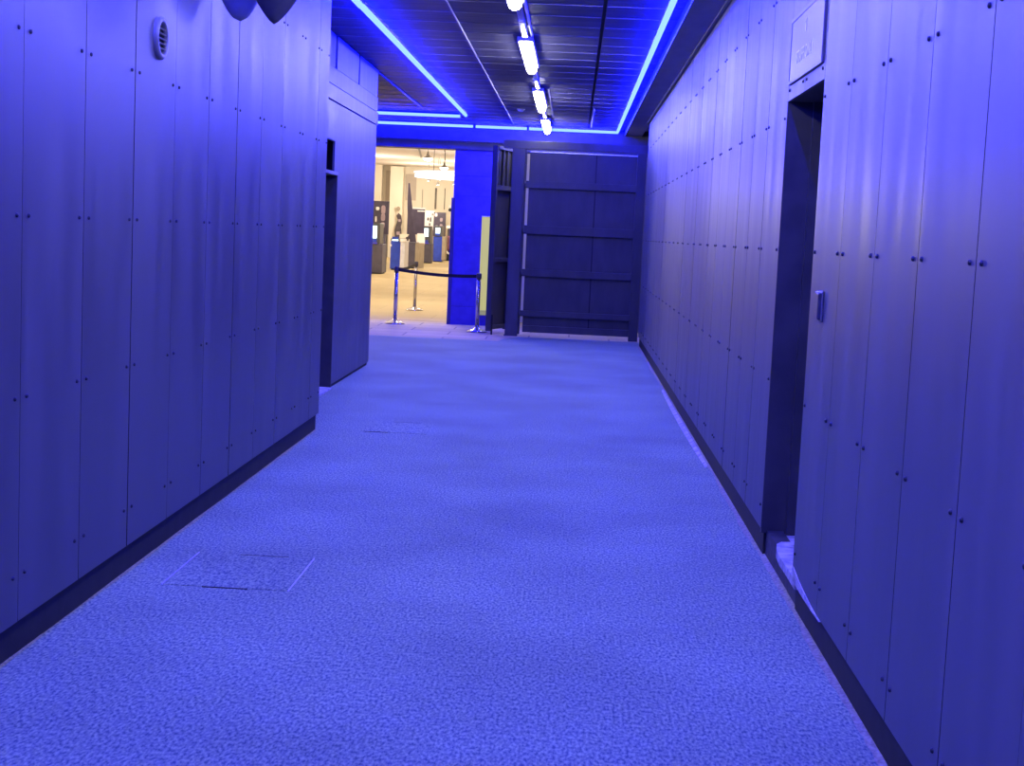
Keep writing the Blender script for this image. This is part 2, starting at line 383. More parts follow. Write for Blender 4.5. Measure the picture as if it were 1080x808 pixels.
# threshold of broken pale concrete and the chipped corner beside it
b = MB()
b.prism([(XR + 0.003, 6.06), (XR + 0.006, 6.3), (XR + 0.004, 6.5), (XR + 0.012, 6.68), (XR + 0.03, 6.80), (XR + 0.06, 6.86), (XR + 0.235, 6.88), (XR + 0.235, 6.06)], 0.10, 0.1385)
b.box(XR + 0.06, XR + 0.235, DR0, DR1, 0.0, 0.118)
tag(b.build('trim_1', M['pale_concrete']), 'broken pale concrete threshold at the foot of the doorway', 'threshold', kind='structure')
b = MB()
pts = [(5.42, 0.133), (5.50, 0.137), (5.62, 0.143), (5.70, 0.148), (5.83, 0.158), (5.95, 0.170), (6.10, 0.192), (6.115, 0.134), (5.8, 0.128), (5.6, 0.129)]
Tm = Matrix(((0, 0, 1, 0), (1, 0, 0, 0), (0, 1, 0, 0), (0, 0, 0, 1)))
b.prism(pts, XR - 0.0035, XR + 0.02, mat=Tm)
tag(b.build('trim_2', M['pale_concrete']), 'chipped pale corner at the panel foot beside the doorway', 'trim', kind='structure')
# gritty strips where the carpet stops short of the plinths
def wavy_strip(name, x_in, x_out, y0, y1, dy, amp, mat, label, sx):
    b = MB(); n = int((y1 - y0) / dy); top = []; 
    for i in range(n + 1):
        y = y0 + (y1 - y0) * i / n
        w = amp * (0.6 * math.sin(y * 2.1) + 0.5 * math.sin(y * 5.3 + 1) + random.uniform(-.4, .4))
        top.append((b.bm.verts.new((x_in + w, y, 0.0015)), b.bm.verts.new((x_out, y, 0.010)), b.bm.verts.new((x_in + w, y, -0.004))))
    for p, q in zip(top[:-1], top[1:]):
        b.bm.faces.new((p[0], p[1], q[1], q[0])); b.bm.faces.new((p[2], p[0], q[0], q[2]))
    return tag(b.build(name, mat), label, 'trim', kind='structure')
wavy_strip('trim_3', XR - 0.002, XR + 0.03, 2.0, 20.9, 0.07, 0.011, M['edge_grit'], 'gritty grey carpet edge along the plinth of the doorway wall', 1)
wavy_strip('trim_4', XL - 0.012, XL - 0.034, 2.5, 10.8, 0.07, 0.006, M['edge_grit'], 'gritty grey carpet edge along the plinth of the vented wall', -1)
b = MB(); top = []
for i in range(31):
    y = 9.9 + 5.0 * i / 30; w = 0.016 * math.sin(PI * i / 30)
    top.append((b.bm.verts.new((XR - 0.020 - w, y, 0.004)), b.bm.verts.new((XR - 0.004, y, 0.016)), b.bm.verts.new((XR - 0.020 - w, y, -0.004))))
for p, q in zip(top[:-1], top[1:]):
    b.bm.faces.new((p[0], p[1], q[1], q[0])); b.bm.faces.new((p[2], p[0], q[0], q[2]))
tag(b.build('trim_5', M['pale_concrete']), 'curled pale carpet edge at the foot of the long wall beyond the doorway', 'trim', kind='structure')

# ------------------------------------------------------------------ ceiling
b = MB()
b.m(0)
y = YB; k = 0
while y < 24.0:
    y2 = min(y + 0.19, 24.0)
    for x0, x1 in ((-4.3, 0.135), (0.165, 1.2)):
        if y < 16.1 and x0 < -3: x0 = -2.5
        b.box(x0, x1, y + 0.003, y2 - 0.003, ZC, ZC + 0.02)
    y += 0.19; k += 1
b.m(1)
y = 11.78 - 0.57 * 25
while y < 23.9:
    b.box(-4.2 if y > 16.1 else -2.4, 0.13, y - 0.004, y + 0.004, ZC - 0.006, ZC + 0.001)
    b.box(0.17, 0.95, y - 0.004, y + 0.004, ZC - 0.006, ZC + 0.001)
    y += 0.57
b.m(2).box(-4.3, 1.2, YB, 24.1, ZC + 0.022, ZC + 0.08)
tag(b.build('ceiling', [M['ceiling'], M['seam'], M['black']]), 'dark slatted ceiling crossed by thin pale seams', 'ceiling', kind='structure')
b = MB()
b.box(0.735, XR + 0.02, YB, 23.9, 3.165, 3.249)
b.box(0.955, 0.975, YB, 21.0, 3.155, 3.17)
tag(b.build('trim_6', M['soffit']), 'dark beam between the ceiling tubes and the long panel wall', 'beam', kind='structure')
# bulkhead over the far opening and gate
b = MB()
b.box(-4.3, 1.2, 23.90, 24.3, 2.84, 3.25)
b.box(-4.3, 1.12, 23.86, 23.90, 2.965, 2.985)
tag(b.build('wall_bulkhead', M['beam']), 'dark blue-lit bulkhead above the far opening and the gate', 'wall', kind='structure')
# walls closing the side space, the space behind the gate and the corridor behind the camera
tag(MB().box(-4.4, -4.3, 16.2, 24.3, 0, 3.25).build('wall_side', M['panel']), 'plain dark side wall beyond the set-back block', 'wall', kind='structure')
tag(MB().box(-2.0, 1.2, YB - 0.1, YB, 0, 3.25).build('wall_rear', M['panel']), 'plain dark wall closing the corridor', 'wall', kind='structure')
b = MB(); b.box(-1.2, 1.2, 25.4, 25.5, 0, 3.25); b.box(-1.2, 1.2, 24.3, 25.5, 3.25, 3.3)
tag(b.build('wall_end', M['end_wall']), 'pale lit wall glimpsed through the gaps round the gate', 'wall', kind='structure')
# blue-lit column with block joints
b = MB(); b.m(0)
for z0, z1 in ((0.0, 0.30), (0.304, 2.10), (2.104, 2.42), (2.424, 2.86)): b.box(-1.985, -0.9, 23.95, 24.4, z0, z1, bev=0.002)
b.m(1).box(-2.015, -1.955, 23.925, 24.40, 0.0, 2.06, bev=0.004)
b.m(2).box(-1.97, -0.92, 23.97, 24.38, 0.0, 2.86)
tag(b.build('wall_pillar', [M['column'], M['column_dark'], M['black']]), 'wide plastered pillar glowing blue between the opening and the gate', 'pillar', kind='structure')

# ------------------------------------------------------------------ LED tubes
def led(pts, label, step=0.5, r=0.024):
    P = [Vector(p) for p in pts]; Q = [P[0]]
    for a, c in zip(P[:-1], P[1:]):
        n = max(1, round((c - a).length / step))
        for i in range(1, n + 1): Q.append(a.lerp(c, i / n))
    t = MB().tube(Q, r, seg=10).build('led_tube', M['led_tube'])
    tag(t, label, 'light tube', 'blue light tubes round the ceiling')
    ch = MB()
    for a, c in zip(P[:-1], P[1:]):
        d = (c - a).normalized(); n = Vector((-d.y, d.x, 0)) * 0.017
        z0, z1 = a.z + r * 0.72, ZC + 0.001
        e0, e1 = a + d * 0.004, c - d * 0.004
        ch.prism([(e0 + n)[:2], (e0 - n)[:2], (e1 - n)[:2], (e1 + n)[:2]], z0, z1)
    ch.build('mounting_channel', M['led_housing'], t)
    for e in (P[0], P[-1]):
        pass
    return t
ZT = 3.205
led([(-1.712, YB + 0.1, ZT), (-1.712, 11.35, ZT)], 'blue light tube along the ceiling over the vented wall, near length')
led([(-1.706, 11.42, ZT), (-1.655, 21.55, ZT)], 'blue light tube running down the left of the ceiling past the set-back wall')
led([(-3.6, 21.75, ZT), (-1.755, 21.75, ZT)], 'upper of two blue tubes crossing above the far opening')
led([(-3.7, 23.72, ZT), (-1.70, 23.72, ZT)], 'lower of two blue tubes crossing above the far opening')
led([(-1.655, 23.72, ZT), (-0.835, 23.72, ZT)], 'short blue tube over the blue pillar at the ceiling end')
led([(-0.80, 23.72, ZT), (0.612, 23.72, ZT), (0.626, YB + 0.1, ZT)], 'blue tube turning the corner above the gate and running down the right')

# ------------------------------------------------------------------ white ceiling lights on their track
tr = empty('lighting_track', (-0.50, 12, ZC), 'slim metal light track down the middle of the ceiling', 'light track')
MB().box(-0.525, -0.475, -2.5, 23.6, ZC - 0.03, ZC + 0.001, bev=0.004).build('rail', M['lamp_body'], tr)
b = MB(); b.box(-0.40, -0.375, 17.5, 21.6, ZC - 0.016, ZC + 0.001); b.build('cable_tray', M['seam'], tr)
b = MB(); b.tube([(-0.447, 2.0, ZC - 0.014), (-0.447, 13.0, ZC - 0.014)], 0.012, seg=8); b.build('cable', M['lamp_body'], tr)
LIGHT_Y = [(-1.4, -3.0), (1.1, 2.9), (5.0, 6.8), (8.9, 10.7), (12.85, 14.85), (17.25, 19.45), (21.5, 23.5)]
names = ['bright white ceiling light nearest the camera end', 'bright white ceiling light above the carpet hatch approach',
         'bright white ceiling light above the carpet hatch', 'bright white ceiling light ahead of the visible three',
         'bright white ceiling light, largest of the three in line', 'bright white ceiling light, middle of the three in line',
         'bright white ceiling light, smallest and next to the far blue tube']
for (a, c), lab in zip(LIGHT_Y[1:], names[1:]):
    o = empty('linear_ceiling_light', (-0.5, (a + c) / 2, ZC - 0.03), lab, 'ceiling light', 'white ceiling lights on the track')
    MB().box(-0.57, -0.43, a - 0.02, c + 0.02, ZC - 0.072, ZC - 0.032, bev=0.006).build('housing', M['lamp_body'], o)
    # diffuser: a round-ended glowing capsule
    pts, rad = [], []
    for k in range(7):
        t = PI / 2 * k / 6
        pts.append((-0.5, a + 0.05 * (1 - math.sin(t)), ZC - 0.09)); rad.append(max(0.002, 0.05 * math.sin(PI / 2 - (PI / 2 - t))))
    body = [(-0.5, a + 0.05 + (c - a - 0.1) * k / 4, ZC - 0.09) for k in range(1, 4)]
    P2 = [(p[0], a + 0.05 - 0.05 * math.cos(PI / 2 * k / 6), p[2]) for k, p in enumerate(pts)]
    P3 = [(p[0], c - (p[1] - a), p[2]) for p in P2[::-1]]
    MB().tube(P2 + body + P3, rad + [0.05] * 3 + rad[::-1], seg=16).build('diffuser', M['white_lamp'], o)
    MB().box(-0.525, -0.475, a - 1.0, a - 0.12, ZC - 0.055, ZC - 0.03, bev=0.008).build('driver_box', M['bright_metal'], o)

# conduits and small ceiling fittings
tag(MB().tube([(-1.045, -1, ZC - 0.0135), (-1.03, 23.3, ZC - 0.0135)], 0.0073, seg=8).build('conduit', M['seam']),
    'thin straight conduit along the ceiling between the left tube and white lights', 'conduit')
tag(MB().tube([(-2.25, 16.25, ZC - 0.0165), (-2.23, 21.1, ZC - 0.0165)], 0.0103, seg=8).build('conduit', M['seam']),
    'short conduit on the ceiling beyond the set-back wall', 'conduit')
tag(MB().tube([(0.19, 20.0, ZC - 0.0185), (0.19, 23.2, ZC - 0.0185)], 0.012, seg=8).build('conduit', M['lamp_body']),
    'short bright conduit at the ceiling end above the gate', 'conduit')
o = empty('smoke_detector', (-0.82, 20.6, ZC), 'small pale smoke detector on the ceiling left of the white lights', 'smoke detector')
MB().lathe([(0.0, -0.035), (0.03, -0.034), (0.042, -0.022), (0.05, -0.008), (0.05, 0.0)], origin=(-0.82, 20.6, ZC)).build('body', M['plastic_pale'], o)
MB().lathe([(0.0, -0.002), (0.06, 0.0), (0.06, 0.008)], origin=(-0.82, 20.6, ZC - 0.007)).build('base', M['plastic_pale'], o)

# ------------------------------------------------------------------ twin flood light at the top of the left wall
tf = empty('twin_flood_light', (XL, 7.2, 2.85), 'dark twin-headed flood light high on the panel wall', 'flood light')
def head(cx, cy, tip_z, r, lean_y, lean_x, pointed):
    prof = []
    n = 14; h = 0.20 if pointed else 0.26
    for i in range(n + 1):
        t = i / n
        rr = r * (t ** (0.75 if pointed else 0.52))
        prof.append((rr if i else 0.0, h * t))
    prof += [(r * 1.04, h), (r * 1.04, h + 0.02), (r * 0.9, h + 0.02), (r * 0.82, h + 0.005), (0.0, h + 0.004)]
    T = Matrix.Translation((cx, cy, tip_z)) @ Matrix.Rotation(lean_y, 4, 'Y') @ Matrix.Rotation(lean_x, 4, 'X')
    return MB().lathe(prof, mat=T, seg=28)
h1 = head(-1.683, 7.25, 2.500, 0.143, -0.03, 0.0, False).build('lamp_head', M['flood_pale'], tf)
h2 = head(-1.463, 7.00, 2.459, 0.147, 0.03, 0.0, True).build('lamp_head', M['flood_body'], tf)
b = MB(); b.tube([(XL - 0.001, 7.20, 2.90), (-1.76, 7.20, 2.90), (-1.69, 7.23, 2.84), (-1.683, 7.25, 2.76)], 0.022, seg=10)
b.tube([(-1.70, 7.22, 2.86), (-1.56, 7.08, 2.80), (-1.463, 7.0, 2.66)], 0.018, seg=10)
b.box(XL - 0.0005, XL + 0.02, 7.1, 7.3, 2.82, 2.98, bev=0.006)
b.build('bracket', M['flood_body'], tf)

# ------------------------------------------------------------------ round wall vent
vy, vz = 6.41, 2.302
v = empty('wall_vent', (XL, vy, vz), 'small round louvred vent high on the panel wall', 'vent')
TV = Matrix.Translation((XL, vy, vz)) @ Matrix.Rotation(PI / 2, 4, 'Y')
MB().lathe([(0.092, -0.001), (0.092, 0.012), (0.086, 0.020), (0.074, 0.022), (0.068, 0.016), (0.066, 0.004)], mat=TV, seg=36).build('rim', M['trim'], v)
MB().lathe([(0.0, 0.001), (0.07, 0.001), (0.07, -0.0005)], mat=TV, seg=32).build('backing', M['black'], v)
for k in range(5):
    zz = vz - 0.042 + k * 0.021
    hw = math.sqrt(max(0.0, 0.0668 ** 2 - (zz - vz) ** 2))
    T = Matrix.Translation((XL + 0.010, vy, zz)) @ Matrix.Rotation(0.5, 4, 'Y')
    MB().box(-0.006, 0.006, -hw, hw, -0.0032, 0.0032, mat=T).build('louvre', M['trim'], v)

# ------------------------------------------------------------------ sign above the doorway
sg = empty('door_sign', (XR, 6.64, 2.43), 'grey sign plate with faint lettering above the dark doorway', 'sign')
MB().box(XR - 0.009, XR - 0.0005, 6.165, 7.105, 2.285, 2.590, bev=0.003).build('plate', M['sign'], sg)
b = MB()
for y0, y1, z0, z1 in ((6.165, 7.105, 2.285, 2.303), (6.165, 7.105, 2.572, 2.590), (6.165, 6.183, 2.303, 2.572), (7.087, 7.105, 2.303, 2.572)):
    b.box(XR - 0.012, XR - 0.0088, y0, y1, z0, z1, bev=0.0008)
b.build('rim', M['trim'], sg)
TS = Matrix.Translation((XR - 0.0095, 6.66, 2.385)) @ Matrix(((0, 0, -1, 0), (-1, 0, 0, 0), (0, 1, 0, 0), (0, 0, 0, 1)))
text_mb('STAFF ONLY', 0.085, 0.0008, TS).build('lettering', M['sign_letter'], sg)
b = MB()
Tp = Matrix.Translation((XR - 0.0095, 6.655, 2.505)) @ Matrix.Rotation(-PI / 2, 4, 'Y')
b.lathe([(0.0, 0.0018), (0.010, 0.0018), (0.010, -0.001)], mat=Tp @ Matrix.Translation((0.026, 0, 0)), seg=14)
b.box(XR - 0.0115, XR - 0.009, 6.643, 6.667, 2.478, 2.516, bev=0.001)
b.build('pictogram', M['sign_letter'], sg)

# ------------------------------------------------------------------ card reader beside the doorway
cr = empty('card_reader', (XR, 5.83, 1.24), 'small upright card reader on the panels beside the doorway', 'card reader')
MB().box(XR - 0.022, XR - 0.0005, 5.795, 5.862, 1.245, 1.352, bev=0.007).build('body', M['plastic_dark'], cr)
MB().box(XR - 0.023, XR - 0.001, 5.797, 5.860, 1.349, 1.357, bev=0.003).build('cap', M['plastic_pale'], cr)
MB().box(XR - 0.008, XR - 0.0005, 5.788, 5.869, 1.238, 1.36, bev=0.003).build('back_plate', M['trim'], cr)

# ------------------------------------------------------------------ carpeted access hatches in the floor
def hatch(x0, x1, y0, y1, label, sides):
    o = empty('access_hatch', ((x0 + x1) / 2, (y0 + y1) / 2, 0), label, 'floor hatch', 'carpeted floor hatches')
    MB().box(x0 + 0.004, x1 - 0.004, y0 + 0.006, y1 - 0.006, -0.01, 0.0025).build('cover', M['carpet'], o)
    for xx in (x0, x1):
        if sides: MB().box(xx - 0.0022, xx + 0.0022, y0, y1, -0.01, 0.0045).build('edge_strip', M['plastic_pale'], o)
    f = 0.32 if sides else 0.06
    MB().box(x0 + (x1 - x0) * f, x0 + (x1 - x0) * (f + 0.36), y0 - 0.004, y0 + 0.004, -0.01, 0.0032).build('seam', M['black'], o)
    MB().box(x0 + (x1 - x0) * 0.36, x0 + (x1 - x0) * 0.78, y1 - 0.005, y1 + 0.005, -0.01, 0.0030).build('seam', M['black'], o)
hatch(-1.652, -1.118, 5.955, 6.575, 'carpeted floor hatch with thin pale edges near the vented wall', True)
hatch(-1.531, -1.03, 10.85, 11.47, 'carpeted floor hatch showing only a dark seam, beyond the vented wall', False)

# ------------------------------------------------------------------ gate, post, open leaf
GY = 21.9
gp = empty('gate_post', (-0.86, GY + 0.1, 0), 'thick square dark post between the gate and its open leaf', 'gate post')
MB().box(-0.965, -0.778, GY, GY + 0.2, 0.0, 2.784, bev=0.006).build('post', M['gate_light'], gp)
MB().box(-0.98, -0.778, GY - 0.012, GY + 0.212, -0.001, 0.012, bev=0.003).build('base_plate', M['gate_light'], gp)
gh = MB().box(-1.10, 1.12, GY + 0.02, GY + 0.18, 2.785, 2.90, bev=0.004).build('gate_header', M['gate_light'])
tag(gh, 'dark steel header beam spanning above the big gate', 'beam')
g = empty('gate', (0.1, GY + 0.05, 0.06), 'large dark steel gate with four horizontal rails', 'gate')
MB().box(-0.776, -0.746, GY + 0.03, GY + 0.07, 0.03, 2.78, bev=0.003).build('stile', M['gate'], g)
for x0, x1 in ((-0.706, 0.279), (0.287, 0.895)):
    MB().box(x0, x1, GY + 0.06, GY + 0.075, 0.085, 2.735, bev=0.002).build('sheet_panel', M['gate'], g)
for zc, hh in ((2.262, 0.105), (1.594, 0.128), (0.955, 0.105), (0.345, 0.085)):
    MB().box(-0.773, 0.905, GY + 0.005, GY + 0.062, zc - hh / 2, zc + hh / 2, bev=0.004).build('rail', M['gate'], g)
MB().box(0.885, 1.02, GY - 0.005, GY + 0.085, 0.0, 2.785, bev=0.005).build('stile', M['gate'], g)
MB().box(-0.705, 0.885, GY + 0.015, GY + 0.065, 0.065, 0.165, bev=0.004).build('bottom_rail', M['gate'], g)
MB().box(0.274, 0.292, GY + 0.057, GY + 0.0598, 0.165, 2.735).build('seam_strip', M['black'], g)
for z in (0.345, 0.955, 1.594, 2.262): MB().tube([(-0.762, GY - 0.006, z - 0.05), (-0.762, GY - 0.006, z + 0.05)], 0.012, seg=8).build('hinge', M['gate'], g)
# thin bright trim along the top of the gate
MB().box(-0.70, 0.885, GY + 0.05, GY + 0.085, 2.738, 2.752).build('top_trim', M['bright_metal'], g)

lf = empty('gate_leaf', (-0.985, 22.62, 0.05), 'narrow dark gate leaf standing open beside the post', 'gate leaf')
hx, hy, fx, fy = -0.99, 22.66, -1.235, 21.95
dv = Vector((fx - hx, fy - hy, 0)); Lw = dv.length; ang = math.atan2(dv.y, dv.x)
TL = Matrix.Translation((hx, hy, 0)) @ Matrix.Rotation(ang, 4, 'Z')
# local x runs from the hinge to the free edge, local +y faces the corridor side on the right
def lbox(x0, x1, y0, y1, z0, z1, name, mat=M['gate'], bev=0.003):
    return MB().box(x0, x1, y0, y1, z0, z1, bev=bev, mat=TL).build(name, mat, lf)
lbox(0.03, Lw - 0.03, -0.02, -0.008, 0.09, 2.77, 'sheet_panel')
lbox(Lw - 0.075, Lw, -0.03, 0.05, 0.05, 2.815, 'stile', M['gate_light'])
lbox(0.0, 0.06, -0.03, 0.04, 0.05, 2.80, 'stile')
for z0, z1 in ((2.765, 2.815), (2.165, 2.235), (1.09, 1.15), (0.075, 0.135)): lbox(0.06, Lw - 0.075, -0.03, 0.045, z0, z1, 'rail', M['gate_light'])
for xx in (0.25, 0.42, 0.58): lbox(xx - 0.012, xx + 0.012, -0.012, 0.025, 2.235, 2.765, 'bar', M['gate_light'])
lbox(Lw - 0.13, Lw - 0.085, 0.0, 0.03, 1.20, 1.42, 'lock_case', M['black'])
lbox(Lw - 0.045, Lw - 0.025, 0.05, 0.07, 0.0, 0.30, 'drop_bolt', M['black'], 0.002)
MB().lathe([(0.0, 0.012), (0.012, 0.01), (0.014, 0.0)], mat=TL @ Matrix.Translation((0.10, 0.045, 0.45)) @ Matrix.Rotation(-PI / 2, 4, 'X'), seg=10).build('bolt_head', M['bright_metal'], lf)
MB().lathe([(0.0, 0.012), (0.012, 0.01), (0.014, 0.0)], mat=TL @ Matrix.Translation((0.09, 0.045, 1.98)) @ Matrix.Rotation(-PI / 2, 4, 'X'), seg=10).build('bolt_head', M['bright_metal'], lf)

# cream board on the pillar
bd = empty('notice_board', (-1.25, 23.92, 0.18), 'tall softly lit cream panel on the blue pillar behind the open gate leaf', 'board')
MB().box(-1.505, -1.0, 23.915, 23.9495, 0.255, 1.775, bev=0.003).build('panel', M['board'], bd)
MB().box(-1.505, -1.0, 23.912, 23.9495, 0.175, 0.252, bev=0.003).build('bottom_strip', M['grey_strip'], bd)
MB().box(-1.509, -0.996, 23.91, 23.9495, 1.776, 1.79).build('top_strip', M['plastic_pale'], bd)

# added lamp, out of view behind the gate, that makes its gaps glow
o = empty('linear_ceiling_light', (0.0, 24.9, 3.2), 'added unseen light behind the gate, brightening the gaps round it', 'ceiling light')
MB().box(-1.0, 1.0, 24.86, 24.94, 3.18, 3.25, bev=0.006).build('housing', M['lamp_body'], o)
MB().box(-0.95, 0.95, 24.865, 24.935, 3.15, 3.181, bev=0.006).build('diffuser', M['gate_fill'], o)

# ------------------------------------------------------------------ stanchions
def stanchion(x, y, h, label, belt_to=None):
    o = empty('barrier_post', (x, y, 0), label, 'barrier post', 'belt barrier posts at the far opening')
    MB().lathe([(0.0, -0.001), (0.160, -0.001), (0.162, 0.010), (0.155, 0.018), (0.09, 0.040), (0.045, 0.060), (0.034, 0.075), (0.0, 0.076)], origin=(x, y, 0), seg=28).build('base', M['chrome'], o)
    MB().lathe([(0.0, 0.07), (0.031, 0.07), (0.031, h - 0.09), (0.0, h - 0.09)], origin=(x, y, 0), seg=20).build('post', M['chrome'], o)
    MB().lathe([(0.0, h - 0.09), (0.038, h - 0.09), (0.040, h - 0.08), (0.040, h - 0.015), (0.034, h - 0.002), (0.0, h)], origin=(x, y, 0), seg=20).build('belt_head', M['plastic_dark'], o)
    if belt_to:
        bx, by, bh = belt_to; n = 14; b = MB()
        d = Vector((bx - x, by - y, 0)); dn = d.normalized(); nn = Vector((-dn.y, dn.x, 0)) * 0.002
        st, en = Vector((x, y, 0)) + dn * 0.038, Vector((bx, by, 0)) - dn * 0.038
        rows = []
        for i in range(n + 1):
            t = i / n; p = st.lerp(en, t); z = (h - 0.05) * (1 - t) + (bh - 0.05) * t - 0.03 * math.sin(PI * t)
            rows.append([b.bm.verts.new(p + s * nn + Vector((0, 0, z + q))) for s, q in ((1, -.025), (1, .025), (-1, .025), (-1, -.025))])
        for p, q in zip(rows[:-1], rows[1:]):
            for k in range(4): b.bm.faces.new((p[k], p[(k + 1) % 4], q[(k + 1) % 4], q[k]))
        b.bm.faces.new(rows[0]); b.bm.faces.new(rows[-1][::-1])
        b.build('belt', M['belt'], o)
    return o
stanchion(-2.80, 23.40, 0.92, 'chrome belt barrier post on the pale floor edge, left end of the belt', (-1.415, 22.40, 0.90))
stanchion(-1.415, 22.40, 0.90, 'belt barrier post in front of the blue pillar')
stanchion(-2.94, 27.60, 0.92, 'belt barrier post standing farthest back on the hall floor', (-2.80, 23.40, 0.92))

# ------------------------------------------------------------------ the hall beyond
HX0, HX1, HY0, HY1, HZ = -12.5, 4.0, 24.4, 77.0, 4.75
tag(MB().box(HX0, HX1, 24.3, HY1, -0.05, -0.002).build('floor_hall', M['hall_floor']), 'beige tiled floor of the lit hall', 'floor', kind='structure')
b = MB(); b.m(0).box(HX0, HX1, HY0, HY1, HZ, HZ + 0.1)
b.m(1)
b.tube([(-4.6, 40.0, HZ - 0.02), (-7.0, 66.0, HZ - 0.02)], 0.04, seg=6); b.tube([(-4.0, 42.0, HZ - 0.02), (-5.4, 60.0, HZ - 0.02)], 0.035, seg=6)
tag(b.build('ceiling_hall', [M['hall_ceiling'], M['hall_line']]), 'pale ceiling of the lit hall', 'ceiling', kind='structure')
b = MB(); b.m(0).box(HX0, HX1, HY1, HY1 + 0.2, 0, HZ)
b.m(2).box(-11.2, -10.85, HY1 - 0.03, HY1, 0, HZ - 0.2)
b.m(1).box(-12.4, -10.1, HY1 - 0.6, HY1 - 0.01, 0, HZ)
b.box(-9.62, -8.95, HY1 - 0.9, HY1 - 0.01, 0, HZ - 0.05)
b.m(2).box(-9.95, -9.65, HY1 - 0.06, HY1 - 0.005, 0, HZ - 0.25)
b.box(-8.90, -8.35, HY1 - 0.04, HY1 - 0.005, 3.0, 4.35)
b.m(3).box(-7.36, -7.26, HY1 - 0.03, HY1 - 0.005, 2.6, 3.7)
b.box(-6.86, -6.82, HY1 - 0.03, HY1 - 0.005, 2.6, 3.7)
b.box(-8.02, -8.0, HY1 - 0.03, HY1 - 0.005, 2.6, 3.6)
tag(b.build('wall_hall_far', [M['hall_wall'], M['hall_pier'], M['hall_recess'], M['hall_line']]), 'far beige wall of the hall with piers', 'wall', kind='structure')
b = MB(); b.box(HX0 - 0.1, HX0, HY0, HY1, 0, HZ); b.box(HX0 - 0.1, -4.3, 24.3, 24.4, 0, HZ); b.box(-4.4, HX1, 24.3, 24.4, 3.25, HZ)
tag(b.build('wall_hall_left', M['hall_wall']), 'beige side wall of the hall', 'wall', kind='structure')
b = MB(); b.box(HX1, HX1 + 0.1, HY0, HY1, 0, HZ); b.box(1.2, HX1, 24.3, 24.4, 0, HZ); b.box(-1.0, 1.2, 25.55, 25.65, 0, HZ)
b.box(-1.0, -0.95, 24.4, 25.6, 0, 3.3)
tag(b.build('wall_hall_right', M['hall_wall']), 'beige wall of the hall behind the gate', 'wall', kind='structure')

# pendants
def pendant(x, y, z, label):
    o = empty('pendant_lamp', (x, y, z), label, 'pendant lamp', 'pendant lamps in the hall')
    MB().lathe([(0.018, 0.24), (0.03, 0.22), (0.05, 0.12), (0.09, 0.075), (0.150, 0.035), (0.165, 0.018), (0.15, 0.022), (0.085, 0.06), (0.03, 0.09)], origin=(x, y, z), seg=24).build('lamp_shade', M['shade'], o)
    MB().lathe([(0.0, -0.075), (0.10, -0.06), (0.148, -0.02), (0.158, 0.012), (0.0, 0.018)], origin=(x, y, z), seg=24).build('bulb', M['bulb'], o)
    MB().tube([(x, y, z + 0.23), (x, y, HZ)], 0.006, seg=6).build('cord', M['black'], o)
pendant(-4.98, 43.0, 3.93, 'pendant lamp just under the bulkhead edge, leftmost in the hall')
pendant(-5.07, 50.0, 3.91, 'pendant lamp with dark cap, middle one in the hall')
pendant(-5.22, 58.0, 3.95, 'pendant lamp hanging lowest, next to the bright ring light')
# ring light
rl = empty('ring_light', (-4.0, 60, 3.75), 'large glowing ring light hanging in the hall', 'ring light')
def ringmesh(R, r0, z0, z1, mat, nm):
    b = MB(); b.lathe([(R - r0, z0), (R, z0), (R, z1), (R - r0, z1), (R - r0, z0)], origin=(-4.0, 60, 0), seg=64); return b.build(nm, mat, rl)
ringmesh(2.62, 0.5, 3.80, 3.845, M['ring_glow'], 'upper_band')
ringmesh(2.40, 0.5, 3.735, 3.795, M['cab_silver'], 'body')
ringmesh(2.58, 0.45, 3.625, 3.735, M['ring_glow'], 'lower_band')
for a in (0.6, 2.3, 3.9, 5.4): MB().tube([(-4.0 + 2.3 * math.cos(a), 60 + 2.3 * math.sin(a), 3.8), (-4.0 + 2.3 * math.cos(a), 60 + 2.3 * math.sin(a), HZ)], 0.01, seg=6).build('cord', M['black'], rl)
for i, (x, y, z, lab) in enumerate(((-6.42, 64, 3.62, 'leftmost'), (-6.2, 66, 3.52, 'second'), (-5.85, 63, 3.66, 'third'), (-5.28, 63.6, 3.50, 'rightmost'))):
    o = empty('spotlight', (x, y, z), 'tiny bright spotlight under the ring light, %s of four' % lab, 'spotlight', 'spotlights under the ring light')
    MB().lathe([(0.0, 0), (0.06, 0), (0.06, 0.05)], origin=(x, y, z), seg=12).build('lens', M['bulb'], o)
    MB().lathe([(0.064, 0.0), (0.064, 0.12), (0.01, 0.13), (0.01, HZ - z)], origin=(x, y, z), seg=12).build('body', M['plastic_pale'], o)

